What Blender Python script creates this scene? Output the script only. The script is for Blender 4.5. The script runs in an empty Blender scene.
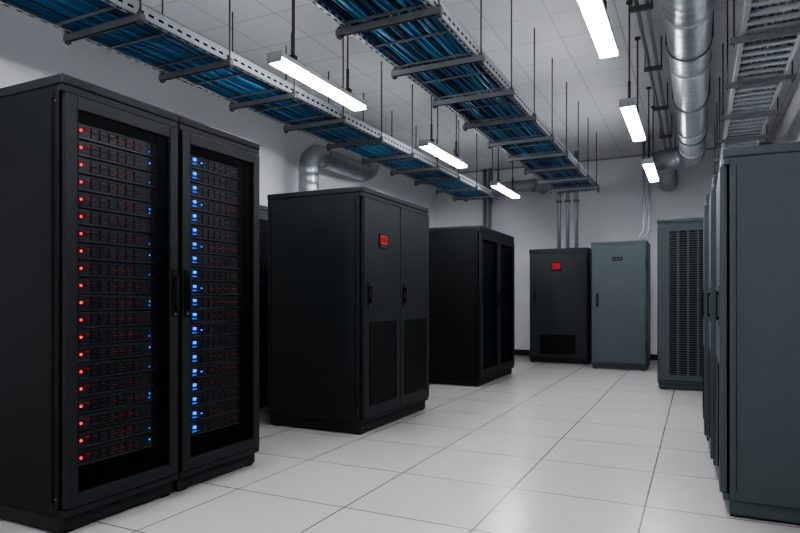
import bpy, bmesh, math, random
from mathutils import Vector, Matrix
random.seed(7)
scene = bpy.context.scene
COL = scene.collection

# ---------------------------------------------------------------- materials
def nodes_of(name):
    m = bpy.data.materials.new(name); m.use_nodes = True
    nt = m.node_tree
    return m, nt, nt.nodes['Principled BSDF']

def mat(name, col, rough=0.5, metal=0.0, noise=0.0, nscale=40, bump=0.0, spec=0.5):
    m, nt, b = nodes_of(name)
    b.inputs['Roughness'].default_value = rough
    b.inputs['Metallic'].default_value = metal
    b.inputs['Specular IOR Level'].default_value = spec
    tc = nt.nodes.new('ShaderNodeTexCoord')
    nz = nt.nodes.new('ShaderNodeTexNoise'); nz.inputs['Scale'].default_value = nscale
    nz.inputs['Detail'].default_value = 4
    nt.links.new(tc.outputs['Object'], nz.inputs['Vector'])
    mx = nt.nodes.new('ShaderNodeMix'); mx.data_type = 'RGBA'
    mx.inputs['A'].default_value = (*[c*(1-noise) for c in col], 1)
    mx.inputs['B'].default_value = (*[min(1, c*(1+noise)) for c in col], 1)
    nt.links.new(nz.outputs['Fac'], mx.inputs['Factor'])
    nt.links.new(mx.outputs['Result'], b.inputs['Base Color'])
    if bump:
        bp = nt.nodes.new('ShaderNodeBump'); bp.inputs['Strength'].default_value = bump
        bp.inputs['Distance'].default_value = 0.002
        nt.links.new(nz.outputs['Fac'], bp.inputs['Height'])
        nt.links.new(bp.outputs['Normal'], b.inputs['Normal'])
    return m

def emit(name, col, s):
    m, nt, b = nodes_of(name)
    b.inputs['Base Color'].default_value = (*[c*0.5 for c in col], 1)
    b.inputs['Emission Color'].default_value = (*col, 1)
    b.inputs['Emission Strength'].default_value = s
    return m

def grid_mat(name, col, line, size, ox, oy, w, rough, bump=0.3):
    m, nt, b = nodes_of(name)
    tc = nt.nodes.new('ShaderNodeTexCoord')
    mp = nt.nodes.new('ShaderNodeMapping'); mp.inputs['Location'].default_value = (ox, oy, 0)
    nt.links.new(tc.outputs['Object'], mp.inputs['Vector'])
    br = nt.nodes.new('ShaderNodeTexBrick')
    br.offset = 0.0; br.squash = 1.0
    br.inputs['Scale'].default_value = 1.0
    br.inputs['Brick Width'].default_value = size; br.inputs['Row Height'].default_value = size
    br.inputs['Mortar Size'].default_value = w; br.inputs['Mortar Smooth'].default_value = 0.1
    br.inputs['Color1'].default_value = (*col, 1)
    br.inputs['Color2'].default_value = (*[c*0.95 for c in col], 1)
    br.inputs['Mortar'].default_value = (*line, 1)
    nt.links.new(mp.outputs['Vector'], br.inputs['Vector'])
    nt.links.new(br.outputs['Color'], b.inputs['Base Color'])
    b.inputs['Roughness'].default_value = rough
    if bump:
        bp = nt.nodes.new('ShaderNodeBump'); bp.inputs['Strength'].default_value = bump
        bp.inputs['Distance'].default_value = 0.002; bp.invert = True
        nt.links.new(br.outputs['Fac'], bp.inputs['Height'])
        nt.links.new(bp.outputs['Normal'], b.inputs['Normal'])
    return m

def pane_mat(name, tint, g):
    """tinted, finely perforated door panel: part see-through, part black steel"""
    m, nt, b = nodes_of(name)
    b.inputs['Base Color'].default_value = (0.012, 0.013, 0.015, 1)
    b.inputs['Roughness'].default_value = 0.45
    tr = nt.nodes.new('ShaderNodeBsdfTransparent'); tr.inputs['Color'].default_value = (*tint, 1)
    mx = nt.nodes.new('ShaderNodeMixShader'); mx.inputs['Fac'].default_value = g
    nt.links.new(tr.outputs[0], mx.inputs[1]); nt.links.new(b.outputs[0], mx.inputs[2])
    nt.links.new(mx.outputs[0], nt.nodes['Material Output'].inputs['Surface'])
    return m

M = {}
M['rack']   = mat('powdercoat_charcoal', (0.0115, 0.0130, 0.0145), 0.52, 0.0, 0.08, 300, 0.08, 0.3)
M['rackf']  = mat('powdercoat_charcoal_frame', (0.018, 0.020, 0.0225), 0.47, 0.0, 0.08, 300, 0.08, 0.35)
M['cab2']   = mat('powdercoat_graphite', (0.019, 0.0225, 0.024), 0.52, 0.0, 0.08, 300, 0.08, 0.35)
M['cab4']   = mat('powdercoat_anthracite', (0.028, 0.033, 0.036), 0.5, 0.0, 0.08, 300, 0.08, 0.35)
M['grey']   = mat('powdercoat_slate_grey', (0.062, 0.075, 0.082), 0.5, 0.0, 0.05, 300, 0.08, 0.4)
M['grey2']  = mat('powdercoat_blue_grey', (0.070, 0.087, 0.095), 0.5, 0.0, 0.05, 300, 0.08, 0.4)
M['black']  = mat('matte_black', (0.004, 0.004, 0.005), 0.6, spec=.3)
M['blackg'] = mat('gloss_black', (0.006, 0.006, 0.007), 0.3)
M['server'] = mat('server_faceplate', (0.045, 0.047, 0.052), 0.4, 0.2, 0.1, 80)
M['serverd']= mat('server_drive_bay', (0.012, 0.012, 0.014), 0.45)
M['serverl']= mat('server_trim', (0.13, 0.135, 0.14), 0.35, 0.5)
M['mesh']   = mat('vent_slat', (0.010, 0.011, 0.012), 0.5, spec=.3)
M['red']    = emit('led_red', (1.0, 0.02, 0.02), 2.0)
M['redd']   = emit('led_red_dim', (1.0, 0.03, 0.03), 0.40)
M['blue']   = emit('led_blue', (0.03, 0.20, 1.0), 2.6)
M['blued']  = emit('led_blue_dim', (0.03, 0.16, 1.0), 1.0)
M['bluef']  = emit('led_blue_faint', (0.04, 0.16, 0.8), 0.45)
M['pane']   = pane_mat('perforated_door_panel', (0.93, 0.93, 0.95), 0.12)
M['paned']  = pane_mat('perforated_door_panel_dense', (0.80, 0.82, 0.85), 0.25)
M['galv']   = mat('galvanised_steel', (0.40, 0.42, 0.44), 0.42, 0.5, 0.15, 12)
M['galvd']  = mat('galvanised_steel_dark', (0.17, 0.18, 0.19), 0.5, 0.4, 0.2, 12)
M['duct']   = mat('duct_steel', (0.42, 0.44, 0.46), 0.33, 0.8, 0.15, 6)
M['rod']    = mat('rod_steel', (0.09, 0.095, 0.10), 0.45, 0.4)
M['cableA'] = mat('cable_blue', (0.020, 0.105, 0.22), 0.5)
M['cableB'] = mat('cable_blue_light', (0.045, 0.185, 0.34), 0.5)
M['cableC'] = mat('cable_navy', (0.006, 0.024, 0.055), 0.55)
M['cableG'] = mat('cable_grey', (0.25, 0.26, 0.27), 0.5)
M['lampw']  = mat('lamp_housing', (0.40, 0.41, 0.42), 0.4, 0.2)
M['lamp']   = emit('lamp_diffuser', (0.93, 0.97, 1.0), 73)
M['wall']   = mat('painted_wall', (0.77, 0.77, 0.79), 0.8, 0, 0.02, 2.5, 0.0)
M['base']   = mat('baseboard_grey', (0.035, 0.037, 0.04), 0.5)
M['floor']  = grid_mat('floor_tiles', (0.40, 0.382, 0.375), (0.09, 0.085, 0.08), 0.75, 0.26, 0.1, 0.0045, 0.25, 0.0)
M['ceil']   = grid_mat('ceiling_tiles', (0.71, 0.71, 0.72), (0.52, 0.525, 0.53), 0.6, 0.1, 0.0, 0.008, 0.85)
M['dispr']  = emit('display_red', (1.0, 0.04, 0.04), .22)
M['rubber'] = mat('rubber_foot', (0.01, 0.01, 0.01), 0.8)

# ---------------------------------------------------------------- builder
class B:
    def __init__(s):
        s.bm = bmesh.new(); s.mats = []
    def mi(s, k):
        if k not in s.mats: s.mats.append(k)
        return s.mats.index(k)
    def box(s, x0, x1, y0, y1, z0, z1, k, bev=0.0):
        i = s.mi(k)
        v = [s.bm.verts.new(p) for p in ((x0,y0,z0),(x1,y0,z0),(x1,y1,z0),(x0,y1,z0),(x0,y0,z1),(x1,y0,z1),(x1,y1,z1),(x0,y1,z1))]
        fs = []
        for q in ((0,3,2,1),(4,5,6,7),(0,1,5,4),(1,2,6,5),(2,3,7,6),(3,0,4,7)):
            f = s.bm.faces.new([v[a] for a in q]); f.material_index = i; fs.append(f)
        if bev:
            es = list({e for f in fs for e in f.edges})
            r = bmesh.ops.bevel(s.bm, geom=es, offset=bev, segments=2, affect='EDGES', profile=0.5)
            for f in r['faces']: f.material_index = i
    def tube(s, pts, radii, k, seg=12, caps=True):
        i = s.mi(k)
        pts = [Vector(p) for p in pts]
        if not hasattr(radii, '__len__'): radii = [radii]*len(pts)
        t = (pts[1]-pts[0]).normalized()
        u = t.orthogonal().normalized()
        rings = []
        for n, p in enumerate(pts):
            if n == 0: tn = (pts[1]-pts[0]).normalized()
            elif n == len(pts)-1: tn = (pts[-1]-pts[-2]).normalized()
            else: tn = (pts[n+1]-pts[n-1]).normalized()
            u = (u - tn*u.dot(tn)).normalized(); w = tn.cross(u)
            rings.append([s.bm.verts.new(p + (u*math.cos(2*math.pi*a/seg) + w*math.sin(2*math.pi*a/seg))*radii[n]) for a in range(seg)])
        for a in range(len(rings)-1):
            for c in range(seg):
                f = s.bm.faces.new((rings[a][c], rings[a][(c+1)%seg], rings[a+1][(c+1)%seg], rings[a+1][c]))
                f.material_index = i; f.smooth = True
        if caps:
            f = s.bm.faces.new(rings[0][::-1]); f.material_index = i
            f = s.bm.faces.new(rings[-1]); f.material_index = i
    def cyl(s, p0, p1, r, k, seg=10): s.tube([p0, p1], r, k, seg)
    def done(s, name, loc=(0,0,0), rotz=0.0, parent=None):
        me = bpy.data.meshes.new(name)
        s.bm.to_mesh(me); s.bm.free()
        for k in s.mats: me.materials.append(M[k])
        o = bpy.data.objects.new(name, me)
        COL.objects.link(o)
        if parent: o.parent = parent
        else:
            o.location = loc; o.rotation_euler = (0, 0, rotz)
        return o

def empty(name, loc, rotz=0.0):
    o = bpy.data.objects.new(name, None); COL.objects.link(o)
    o.location = loc; o.rotation_euler = (0, 0, rotz); o.empty_display_size = 0.2
    return o

def fillet(pts, R, n=10):
    pts = [Vector(p) for p in pts]; out = [pts[0]]
    for a in range(1, len(pts)-1):
        d0 = (pts[a-1]-pts[a]).normalized(); d1 = (pts[a+1]-pts[a]).normalized()
        c = pts[a]+d0*R+d1*R
        for q in range(n+1):
            th = q/n*math.pi/2
            out.append(c - d1*R*math.cos(th) - d0*R*math.sin(th))
    out.append(pts[-1]); return out

def resample(pts, step):
    out = [pts[0]]
    for a, b in zip(pts, pts[1:]):
        L = (b-a).length; n = max(1, round(L/step))
        for q in range(1, n+1): out.append(a.lerp(b, q/n))
    return out

# ---------------------------------------------------------------- room shell
XL, XR, YF, YB, H = -5.3, 1.18, -3.2, 12.6, 3.95
def shell(name, x0,x1,y0,y1,z0,z1,k):
    b = B(); b.box(x0,x1,y0,y1,z0,z1,k); return b.done(name)
shell('floor', XL-.15, XR+.15, YF-.15, YB+.15, -0.1, 0.0, 'floor')
shell('ceiling', XL-.15, XR+.15, YF-.15, YB+.15, H, H+.1, 'ceil')
shell('wall_left', XL-.15, XL, YF, YB, 0, H, 'wall')
shell('wall_right', XR, XR+.15, YF, YB, 0, H, 'wall')
shell('wall_back', XL-.15, XR+.15, YB, YB+.15, 0, H, 'wall')
shell('wall_front', XL-.15, XR+.15, YF-.15, YF, 0, H, 'wall')
shell('baseboard_back', XL, XR, YB-.02, YB, 0, .11, 'base')
shell('baseboard_left', XL, XL+.02, YF, YB-.02, 0, .11, 'base')
shell('baseboard_right', XR-.02, XR, YF, YB-.02, 0, .11, 'base')
shell('trim_back', XL, XR, YB-.03, YB, H-.03, H, 'lampw')
shell('trim_left', XL, XL+.03, YF, YB-.03, H-.03, H, 'lampw')

# ---------------------------------------------------------------- cabinets (front faces local -Y, width along +X)
def carcass(b, w, d, h, k, kf, plinth=0.09, seams=True):
    b.box(0.012, w-.012, 0.03, d-.02, 0.012, plinth, kf, .004)
    for fx in (0.03, w-.09):
        for fy in (.035, d-.10):
            b.box(fx, fx+.06, fy, fy+.06, 0, .014, 'rubber')
    t = 0.03
    for s in (0, 1):
        x0 = 0 if s == 0 else w-t
        b.box(x0, x0+t, 0.03, d, plinth, h-.05, k, .004)
        xo = -0.003 if s == 0 else w
        b.box(xo, xo+.003, .075, d-.045, plinth+.07, h-.11, k)
        b.box(xo-.0005 if s==0 else xo, xo+.0035, .06, .063, plinth+.05, h-.09, 'black')
        if seams:
            b.box(xo-.0005 if s==0 else xo, xo+.0035, d-.034, d-.031, plinth+.05, h-.09, 'black')
    b.box(t, w-t, d-.03, d, plinth, h-.05, k)
    b.box(t, w-t, .03, d-.03, plinth, plinth+.02, k)
    b.box(-.004, w+.004, -.004, d+.004, h-.05, h, kf, .008)
    b.box(0, w, 0.0, 0.03, plinth, plinth+.035, kf, .003)
    b.box(0, w, 0.0, 0.03, h-.085, h-.05, kf, .002)
    for z in (plinth+.09, h-.13):
        for y in (.045, d-.06):
            b.cyl((-.006, y, z), (0, y, z), .006, 'serverl', 8)

def handle(b, x, z0, z1, slim=False):
    if slim:
        b.box(x-.012, x+.012, -.020, -.012, z0-.03, z1+.03, 'black', .003)
        b.box(x-.007, x+.007, -.034, -.024, z0, z1, 'blackg', .004)
        b.box(x-.005, x+.005, -.026, -.015, z0+.004, z0+.02, 'black')
        b.box(x-.005, x+.005, -.026, -.015, z1-.02, z1-.004, 'black')
        return
    b.box(x-.018, x+.018, -.022, -.012, z0-.04, z1+.04, 'black', .004)
    b.box(x-.009, x+.009, -.052, -.038, z0, z1, 'blackg', .006)
    b.box(x-.007, x+.007, -.042, -.015, z0+.004, z0+.028, 'black')
    b.box(x-.007, x+.007, -.042, -.015, z1-.028, z1-.004, 'black')
    b.cyl((x, -.026, z0-.022), (x, -.018, z0-.022), .008, 'serverl', 10)

def frame_door(b, x0, x1, z0, z1, k, fw, pane):
    y0, y1 = -.014, .022
    b.box(x0, x0+fw, y0, y1, z0, z1, k, .005)
    b.box(x1-fw, x1, y0, y1, z0, z1, k, .005)
    b.box(x0+fw, x1-fw, y0, y1, z0, z0+fw*1.1, k, .004)
    b.box(x0+fw, x1-fw, y0, y1, z1-fw*1.1, z1, k, .004)
    g = .010
    for (a, c, e, f) in ((x0+fw, x0+fw+g, z0+fw, z1-fw), (x1-fw-g, x1-fw, z0+fw, z1-fw)):
        b.box(a, c, y0+.008, y1-.004, e, f, 'black')
    b.box(x0+fw, x1-fw, -.001, .001, z0+fw, z1-fw, pane)

def servers(b, x0, x1, z0, n, p, style, yf=.085):
    for x in (x0-.035, x1+.01):
        b.box(x, x+.025, yf+.01, yf+.04, z0-.12, z0+n*p+.06, 'rackf')
        for q in range(int(n*p/.045)):
            b.box(x+.009, x+.016, yf+.0095, yf+.0105, z0+q*.045, z0+q*.045+.012, 'black')
    for q in range(n):
        z = z0+q*p; zt = z+p-.008
        b.box(x0, x1, yf, yf+.5, z, zt, 'server', .003)
        b.box(x0, x1, yf-.004, yf+.001, z, z+.006, 'serverl')
        b.box(x0-.012, x0+.02, yf-.012, yf, z+.008, zt-.006, 'serverd', .003)
        b.box(x1-.02, x1+.012, yf-.012, yf, z+.008, zt-.006, 'serverd', .003)
        bw = (x1-x0-.20)/6
        for c in range(6):
            xa = x0+.11+c*bw
            for r in (0, 1):
                hz = (zt-z-.02)/2
                za = z+.010+r*hz
                b.box(xa+.003, xa+bw-.003, yf-.006, yf, za+.002, za+hz-.003, 'serverd')
                b.box(xa+.006, xa+bw-.02, yf-.0085, yf-.006, za+hz*.35, za+hz*.5, 'serverl')
        zc = (z+zt)/2
        if style == 'red':
            b.cyl((x0+.055, yf-.008, zc), (x0+.055, yf-.003, zc), .0085, 'red', 12)
            b.box(x0+.085, x0+.105, yf-.008, yf, zc+.01, zc+.014, 'redd')
            for c in range(4):
                xa = x0+.24+c*.05
                if random.random() < .7: b.box(xa, xa+.03, yf-.0095, yf-.0085, zc-.003, zc+.000, 'redd')
            if q % 3 == 0: b.box(x1-.040, x1-.033, yf-.010, yf-.005, zc+.002, zc+.011, 'blue')
            if q % 2: b.box(x1-.042, x1-.036, yf-.010, yf-.005, zc-.020, zc-.013, 'blue')
        elif style == 'blue':
            b.box(x0+.084, x0+.106, yf-.014, yf-.004, zc+.002, zc+.020, 'blue')
            b.box(x0+.078, x0+.110, yf-.014, yf-.004, zc-.020, zc-.010, 'blued')
            if q % 3 == 1: b.box(x0+.15, x0+.162, yf-.010, yf-.004, zc-.004, zc+.005, 'blue')
            for c in range(4):
                xa = x0+.24+c*.065
                if random.random() < .5: b.box(xa, xa+.03, yf-.0095, yf-.0085, zc-.002, zc+.002, 'redd')
            if random.random() < .3: b.box(x1-.06, x1-.052, yf-.010, yf-.005, zc, zc+.008, 'redd')
        else:
            for xo, pr_ in ((.13, .7), (.24, .45), (.36, .5), (.50, .45)):
                if x0+xo < x1-.03 and random.random() < pr_:
                    b.box(x0+xo, x0+xo+.022, yf-.012, yf-.004, zc, zc+.012, 'bluef')

def server_rack(name, loc, rotz, w, d, h, style, hx, kk=('rack','rackf'), n=20, p=.0885, z0=.30, pane='pane', fw=.062):
    par = empty(name, loc, rotz)
    b = B(); carcass(b, w, d, h, *kk); b.done('cabinet_body', parent=par)
    b = B(); frame_door(b, .012, w-.012, .13, h-.09, kk[1], fw, pane)
    handle(b, hx, 1.09, 1.29); b.done('door', parent=par)
    b = B(); servers(b, .105, w-.105, z0, n, p, style); b.done('servers', parent=par)
    return par

RP = math.pi/2
FX1 = -2.76
server_rack('server_rack', (FX1, 1.93, 0), RP, .735, 1.12, 2.25, 'red', .735-.045)
server_rack('server_rack', (FX1, 2.672, 0), RP, .735, 1.12, 2.25, 'blue', .045)
server_rack('server_rack', (-4.12, 4.8, 0), RP, .75, 1.0, 2.15, 'dim', .045, pane='paned')

def vent(b, x0, x1, z0, z1, y=-.016, step=.016, k='mesh'):
    b.box(x0, x1, y-.001, y+.004, z0, z1, 'black')
    z = z0+.004
    while z < z1-.006:
        b.box(x0+.004, x1-.004, y-.0035, y, z, z+.004, k); z += step
    for a in (x0, x1-.006): b.box(a, a+.006, y-.005, y, z0, z1, 'black')
    for a in (z0, z1-.006): b.box(x0, x1, y-.005, y, a, a+.006, 'black')

def solid_door(b, x0, x1, z0, z1, k):
    b.box(x0, x1, -.016, .02, z0, z1, k, .005)

def hinge(b, x, z):
    b.cyl((x, -.012, z), (x, -.012, z+.07), .009, 'blackg', 8)

def display(b, x0, x1, z0, z1):
    b.box(x0, x1, -.024, -.015, z0, z1, 'black', .004)
    b.box(x0+.018, x1-.018, -.026, -.022, z0+.040, z1-.014, 'dispr')
    n = 4; wd = (x1-x0-.05)/n
    for q in range(n): b.box(x0+.027+q*wd, x0+.027+q*wd+wd*.5, -.0272, -.0255, z0+.052, z1-.026, 'black')
    for q in range(3): b.box(x0+.03+q*.04, x0+.05+q*.04, -.0265, -.0235, z0+.014, z0+.028, 'serverl')

w2, h2 = 1.41, 2.12
par = empty('power_cabinet', (-2.55, 4.50, 0), RP)
b = B(); carcass(b, w2, 1.0, h2, 'cab2', 'cab2', .10); b.done('cabinet_body', parent=par)
b = B()
for x0, x1 in ((.012, .70), (.71, w2-.012)):
    solid_door(b, x0, x1, .135, h2-.09, 'cab2')
    vent(b, x0+.09, x1-.09, .24, .96, -.017, .017)
handle(b, .085, 1.13, 1.27); handle(b, .775, 1.13, 1.27)
display(b, .27, .43, 1.61, 1.74)
b.done('doors', parent=par)

w3, h3 = 1.66, 2.14
par = empty('server_cabinet', (-2.58, 7.70, 0), RP)
b = B(); carcass(b, w3, .93, h3, 'rack', 'rackf', .09)
b.box(.82, .84, .02, .9, .1, h3-.05, 'rack'); b.done('cabinet_body', parent=par)
b = B()
frame_door(b, .012, .825, .13, h3-.09, 'rackf', .075, 'paned')
frame_door(b, .835, w3-.012, .13, h3-.09, 'rackf', .075, 'paned')
handle(b, .78, 1.05, 1.22); handle(b, .88, 1.05, 1.22); b.done('doors', parent=par)
b = B()
servers(b, .12, .72, .28, 19, .0885, 'dim', .05); servers(b, .94, 1.54, .28, 19, .0885, 'dim', .05)
b.done('servers', parent=par)

par = empty('control_cabinet', (-2.80, 11.22, 0), 0)
b = B(); carcass(b, 1.06, .8, 2.09, 'cab4', 'cab4', .08); b.done('cabinet_body', parent=par)
b = B(); solid_door(b, .015, 1.045, .11, 2.00, 'cab4')
vent(b, .20, .84, .17, .52, -.017, .02); handle(b, .10, 1.12, 1.27)
display(b, .41, .59, 1.68, 1.83)
hinge(b, 1.045, .4); hinge(b, 1.045, 1.7); b.done('door', parent=par)

par = empty('electrical_cabinet', (-1.60, 10.62, 0), 0)
b = B(); carcass(b, .87, .8, 2.12, 'grey2', 'grey2', .08); b.done('cabinet_body', parent=par)
b = B(); solid_door(b, .015, .855, .11, 2.04, 'grey2'); handle(b, .10, 1.08, 1.22)
b.box(.34, .50, -.021, -.015, 1.80, 1.86, 'black', .003)
for q in range(3): b.box(.36+q*.045, .385+q*.045, -.023, -.020, 1.82, 1.84, 'serverl')
hinge(b, .855, .4); hinge(b, .855, 1.7); b.done('door', parent=par)

par = empty('cooling_cabinet', (-.46, 8.55, 0), 0)
wc = .80
b = B(); carcass(b, wc, .8, 2.19, 'grey', 'grey', .08); b.done('cabinet_body', parent=par)
b = B()
b.box(.012, wc-.012, -.004, .02, .12, 2.11, 'black')
for x0, x1 in ((.012, .13), (wc-.10, wc-.012)):
    b.box(x0, x1, -.016, .02, .12, 2.11, 'grey', .004)
b.box(.13, wc-.10, -.016, .02, .12, .19, 'grey', .003)
b.box(.13, wc-.10, -.016, .02, 2.03, 2.11, 'grey', .003)
for c in range(5):
    xa = .13 + c*(wc-.23)/5
    b.box(xa-.014, xa+.014, -.018, .0, .19, 2.03, 'grey', .002)
    z = .20
    while z < 2.015:
        b.box(xa+.016, xa+(wc-.23)/5-.016, -.012, 0, z, z+.011, 'grey'); z += .03
b.done('louvred_door', parent=par)

def aisle_cab(name, x, y0, w, h, d):
    par = empty(name, (x, y0+w, 0), -RP)
    b = B(); carcass(b, w, d, h, 'grey', 'grey', .09); b.done('cabinet_body', parent=par)
    b = B(); solid_door(b, .012, w-.012, .125, h-.09, 'grey')
    vent(b, .1, w-.1, .24, .8, -.017, .02)
    handle(b, w-.08, 1.04, 1.20, True); b.done('door', parent=par)
aisle_cab('equipment_cabinet', .125, 3.66, .72, 1.955, .98)
aisle_cab('equipment_cabinet', .095, 4.40, .72, 1.955, .98)
aisle_cab('equipment_cabinet', .065, 5.14, .72, 1.955, .98)

# ---------------------------------------------------------------- ceiling lamps
LZ = 2.90
def lamp(x, y, L=1.35):
    par = empty('pendant_light', (x, y, 0), 0)
    b = B()
    b.box(-.062, .062, 0, L, LZ+.03, LZ+.07, 'lampw', .006)
    b.box(-.066, .066, -.012, .004, LZ-.004, LZ+.073, 'lampw', .004)
    b.box(-.066, .066, L-.004, L+.012, LZ-.004, LZ+.073, 'lampw', .004)
    b.box(-.025, .025, .15, L-.15, LZ+.07, LZ+.095, 'rod')
    b.done('housing', parent=par)
    b = B(); b.box(-.058, .058, .005, L-.005, LZ, LZ+.03, 'lamp', .004); b.done('diffuser', parent=par)
    b = B()
    for yy in (.22, L-.22):
        b.cyl((0, yy, LZ+.09), (0, yy, H), .007, 'rod', 8)
        b.box(-.03, .03, yy-.02, yy+.02, LZ+.095, LZ+.125, 'rod')
        b.cyl((0, yy, H-.02), (0, yy, H), .03, 'rod', 12)
        b.cyl((0, yy, LZ+.125), (0, yy, LZ+.30), .013, 'rod', 8)
    b.done('hanger_rods', parent=par)
for y in (-1.7, 1.0, 3.62, 6.34, 9.0): lamp(-2.79, y, 1.26)
for y in (-1.9, .75, 3.28, 5.85, 8.42): lamp(-.57, y, 1.32)

# ---------------------------------------------------------------- cable trays
def tray(xa, xb, z, y0, y1, step, yoff):
    par = empty('cable_tray', (0, 0, 0))
    b = B()
    for s, x in ((1, xa), (-1, xb)):
        b.box(min(x, x+s*.004), max(x, x+s*.004), y0, y1, z, z+.10, 'galv')
        b.box(min(x, x+s*.035), max(x, x+s*.035), y0, y1, z, z+.004, 'galv')
        b.box(min(x, x+s*.02), max(x, x+s*.02), y0, y1, z+.096, z+.10, 'galv')
        y = y0+.03
        while y < y1-.08:
            xo = x-s*.0012
            b.box(min(xo, x+s*.0052), max(xo, x+s*.0052), y, y+.045, z+.035, z+.052, 'black')
            b.box(min(x+s*.012, x+s*.024), max(x+s*.012, x+s*.024), y+.01, y+.05, z-.0012, z+.003, 'black')
            y += .085
    y = y0+.15
    while y < y1-.05:
        b.box(xa+.004, xb-.004, y, y+.022, z+.004, z+.016, 'galvd'); y += .43
    b.done('rails', parent=par)
    b = B()
    n = 22
    for c in range(n):
        for layer in (0, 1):
            x0 = xa+.04 + (xb-xa-.08)*(c+.5*layer)/(n-.5)
            zz = z+.026+layer*.024
            ph = random.random()*6; am = .006+random.random()*.008
            pts = []
            y = y0+.02
            while y < y1:
                pts.append((x0+am*math.sin(y*2.1+ph)+.005*math.sin(y*5.3+ph*2), y, zz+.005*math.sin(y*3.3+ph)))
                y += .22
            r = random.random()
            k = 'cableC' if layer else ('cableA' if r < .5 else ('cableB' if r < .9 else 'cableC'))
            b.tube(pts, .0105 if layer == 0 else .013, k, 6)
    b.done('blue_cables', parent=par)
    b = B()
    y = y0+yoff
    while y < y1:
        b.box(xa-.06, xb+.06, y, y+.042, z-.045, z-.002, 'galvd', .003)
        b.box(xa-.05, xb+.05, y+.012, y+.030, z-.047, z-.044, 'black')
        for x in (xa-.035, xb+.035):
            b.cyl((x, y+.021, z-.07), (x, y+.021, H), .0065, 'rod', 7)
            b.box(x-.016, x+.016, y+.005, y+.037, z-.062, z-.046, 'rod')
            b.box(x-.016, x+.016, y+.005, y+.037, z-.001, z+.012, 'rod')
        y += step
    b.done('support_struts', parent=par)
tray(-4.02, -3.36, 3.05, -3.0, 11.2, .86, .70)
tray(-2.22, -1.54, 3.05, -3.0, 11.2, .86, .62)

par = empty('ladder_tray', (0, 0, 0))
b = B()
xa, xb, z = .30, .72, 3.16
for x in (xa, xb-.03): b.box(x, x+.03, -3, 11.6, z, z+.09, 'galv', .003)
y = -2.9
while y < 11.5:
    b.box(xa+.03, xb-.03, y, y+.06, z+.01, z+.03, 'galv'); y += .16
b.done('rails', parent=par)
b = B()
for c in range(8):
    x0 = xa+.06+c*.045
    b.tube([(x0+.006*math.sin(q+c), -2.9+q*.4, z+.055+.004*math.sin(q*1.3+c*2)) for q in range(37)], .019, 'cableG', 8)
b.done('grey_cables', parent=par)
b = B(); y = -2.4
while y < 11.4:
    b.box(xa-.07, xb+.07, y, y+.042, z-.045, z-.002, 'galvd', .003)
    for x in (xa-.045, xb+.045): b.cyl((x, y+.02, z-.07), (x, y+.02, H), .0065, 'rod', 7)
    y += 1.1
b.done('support_struts', parent=par)

# ---------------------------------------------------------------- ducts
def duct(name, pts, r, R):
    par = empty(name, (0, 0, 0))
    p = resample(fillet(pts, R), .03)
    rad = [r + (.007 if i % 4 == 0 else 0) for i in range(len(p))]
    b = B(); b.tube(p, rad, 'duct', 28)
    acc = 0
    for i in range(1, len(p)-1):
        acc += (p[i]-p[i-1]).length
        if acc > 1.15:
            t = (p[i+1]-p[i-1]).normalized()
            b.tube([p[i]-t*.02, p[i]+t*.02], r+.018, 'galv', 28); acc = 0
    b.done('duct_pipe', parent=par)
    return par
DX = -.06
pr = duct('ventilation_duct', [(DX, -3.1, 3.38), (DX, 10.5, 3.38), (DX-.44, 10.5, 3.38), (DX-.44, 12.58, 3.38)], .165, .215)
b = B(); y = -2.2
while y < 10.2:
    b.tube([(DX, y-.015, 3.38), (DX, y+.015, 3.38)], .181, 'galvd', 28)
    for x in (DX-.181, DX+.181): b.cyl((x, y, 3.38), (x, y, H), .007, 'rod', 7)
    y += 1.6
b.done('hanger_straps', parent=pr)
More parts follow.
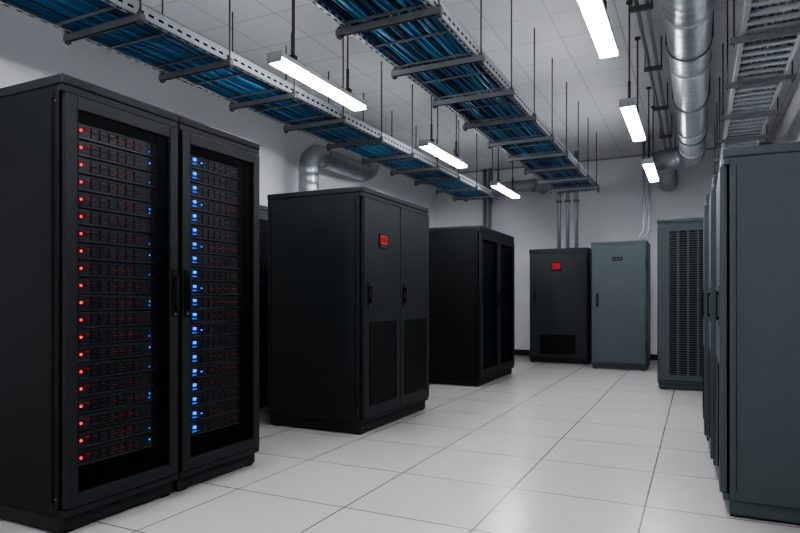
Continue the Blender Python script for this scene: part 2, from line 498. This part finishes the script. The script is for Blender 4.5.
duct('exhaust_duct', [(-4.92, 7.15, 0.0), (-4.92, 7.15, 3.24), (-4.92, 9.0, 3.24), (-4.92, 9.0, 3.94)], .14, .25)
duct('air_return_pipe', [(-3.7, 12.58, 3.45), (-3.7, 12.1, 3.45), (-2.85, 12.1, 3.45), (-2.85, 12.58, 3.45)], .11, .2)

# conduits
b = B()
for x in (-2.36, -2.20, -2.04):
    b.tube([(x, 11.75, 2.095), (x, 11.75, H)], .034, 'galv', 12)
    b.box(x-.045, x+.045, 11.70, 11.80, 2.095, 2.14, 'galvd'); b.box(x-.045, x+.045, 11.70, 11.80, 3.0, 3.04, 'galvd')
b.done('conduit_riser')
b = B()
for x in (-.79, -.71):
    b.tube([(x-.10, 11.1, 2.125), (x-.10, 11.1, 2.22), (x-.02, 11.1, 2.34), (x-.02, 11.1, H)], .022, 'galv', 10)
b.done('power_feed_pipe')
b = B()
for x in (-4.08, -3.96):
    b.tube([(x, 12.5, 0), (x, 12.5, H)], .035, 'galv', 10)
b.done('vertical_water_pipe')
b = B()
for x, zz in ((-.46, 3.66), (-.38, 3.66)):
    b.cyl((x, -3.1, zz), (x, 12.5, zz), .018, 'galv', 10)
y = -2
while y < 12:
    b.box(-.51, -.33, y, y+.04, 3.60, 3.638, 'galvd')
    for x in (-.50, -.34): b.cyl((x, y+.02, 3.60), (x, y+.02, H), .006, 'rod', 6)
    y += 1.5
b.done('overhead_cable_conduit')

# ---------------------------------------------------------------- camera & world
cam = bpy.data.cameras.new('camera'); co = bpy.data.objects.new('camera', cam); COL.objects.link(co)
co.location = (0, 0, 1.15); co.rotation_euler = (math.radians(90), 0, math.radians(26))
cam.sensor_width = 36; cam.lens = 27.4; cam.shift_y = .042; cam.clip_end = 60
scene.camera = co
w = bpy.data.worlds.new('world'); scene.world = w; w.use_nodes = True
w.node_tree.nodes['Background'].inputs[0].default_value = (.6, .7, .8, 1)
w.node_tree.nodes['Background'].inputs[1].default_value = .2
scene.view_settings.view_transform = 'AgX'
scene.view_settings.look = 'AgX - High Contrast'
scene.view_settings.exposure = 0
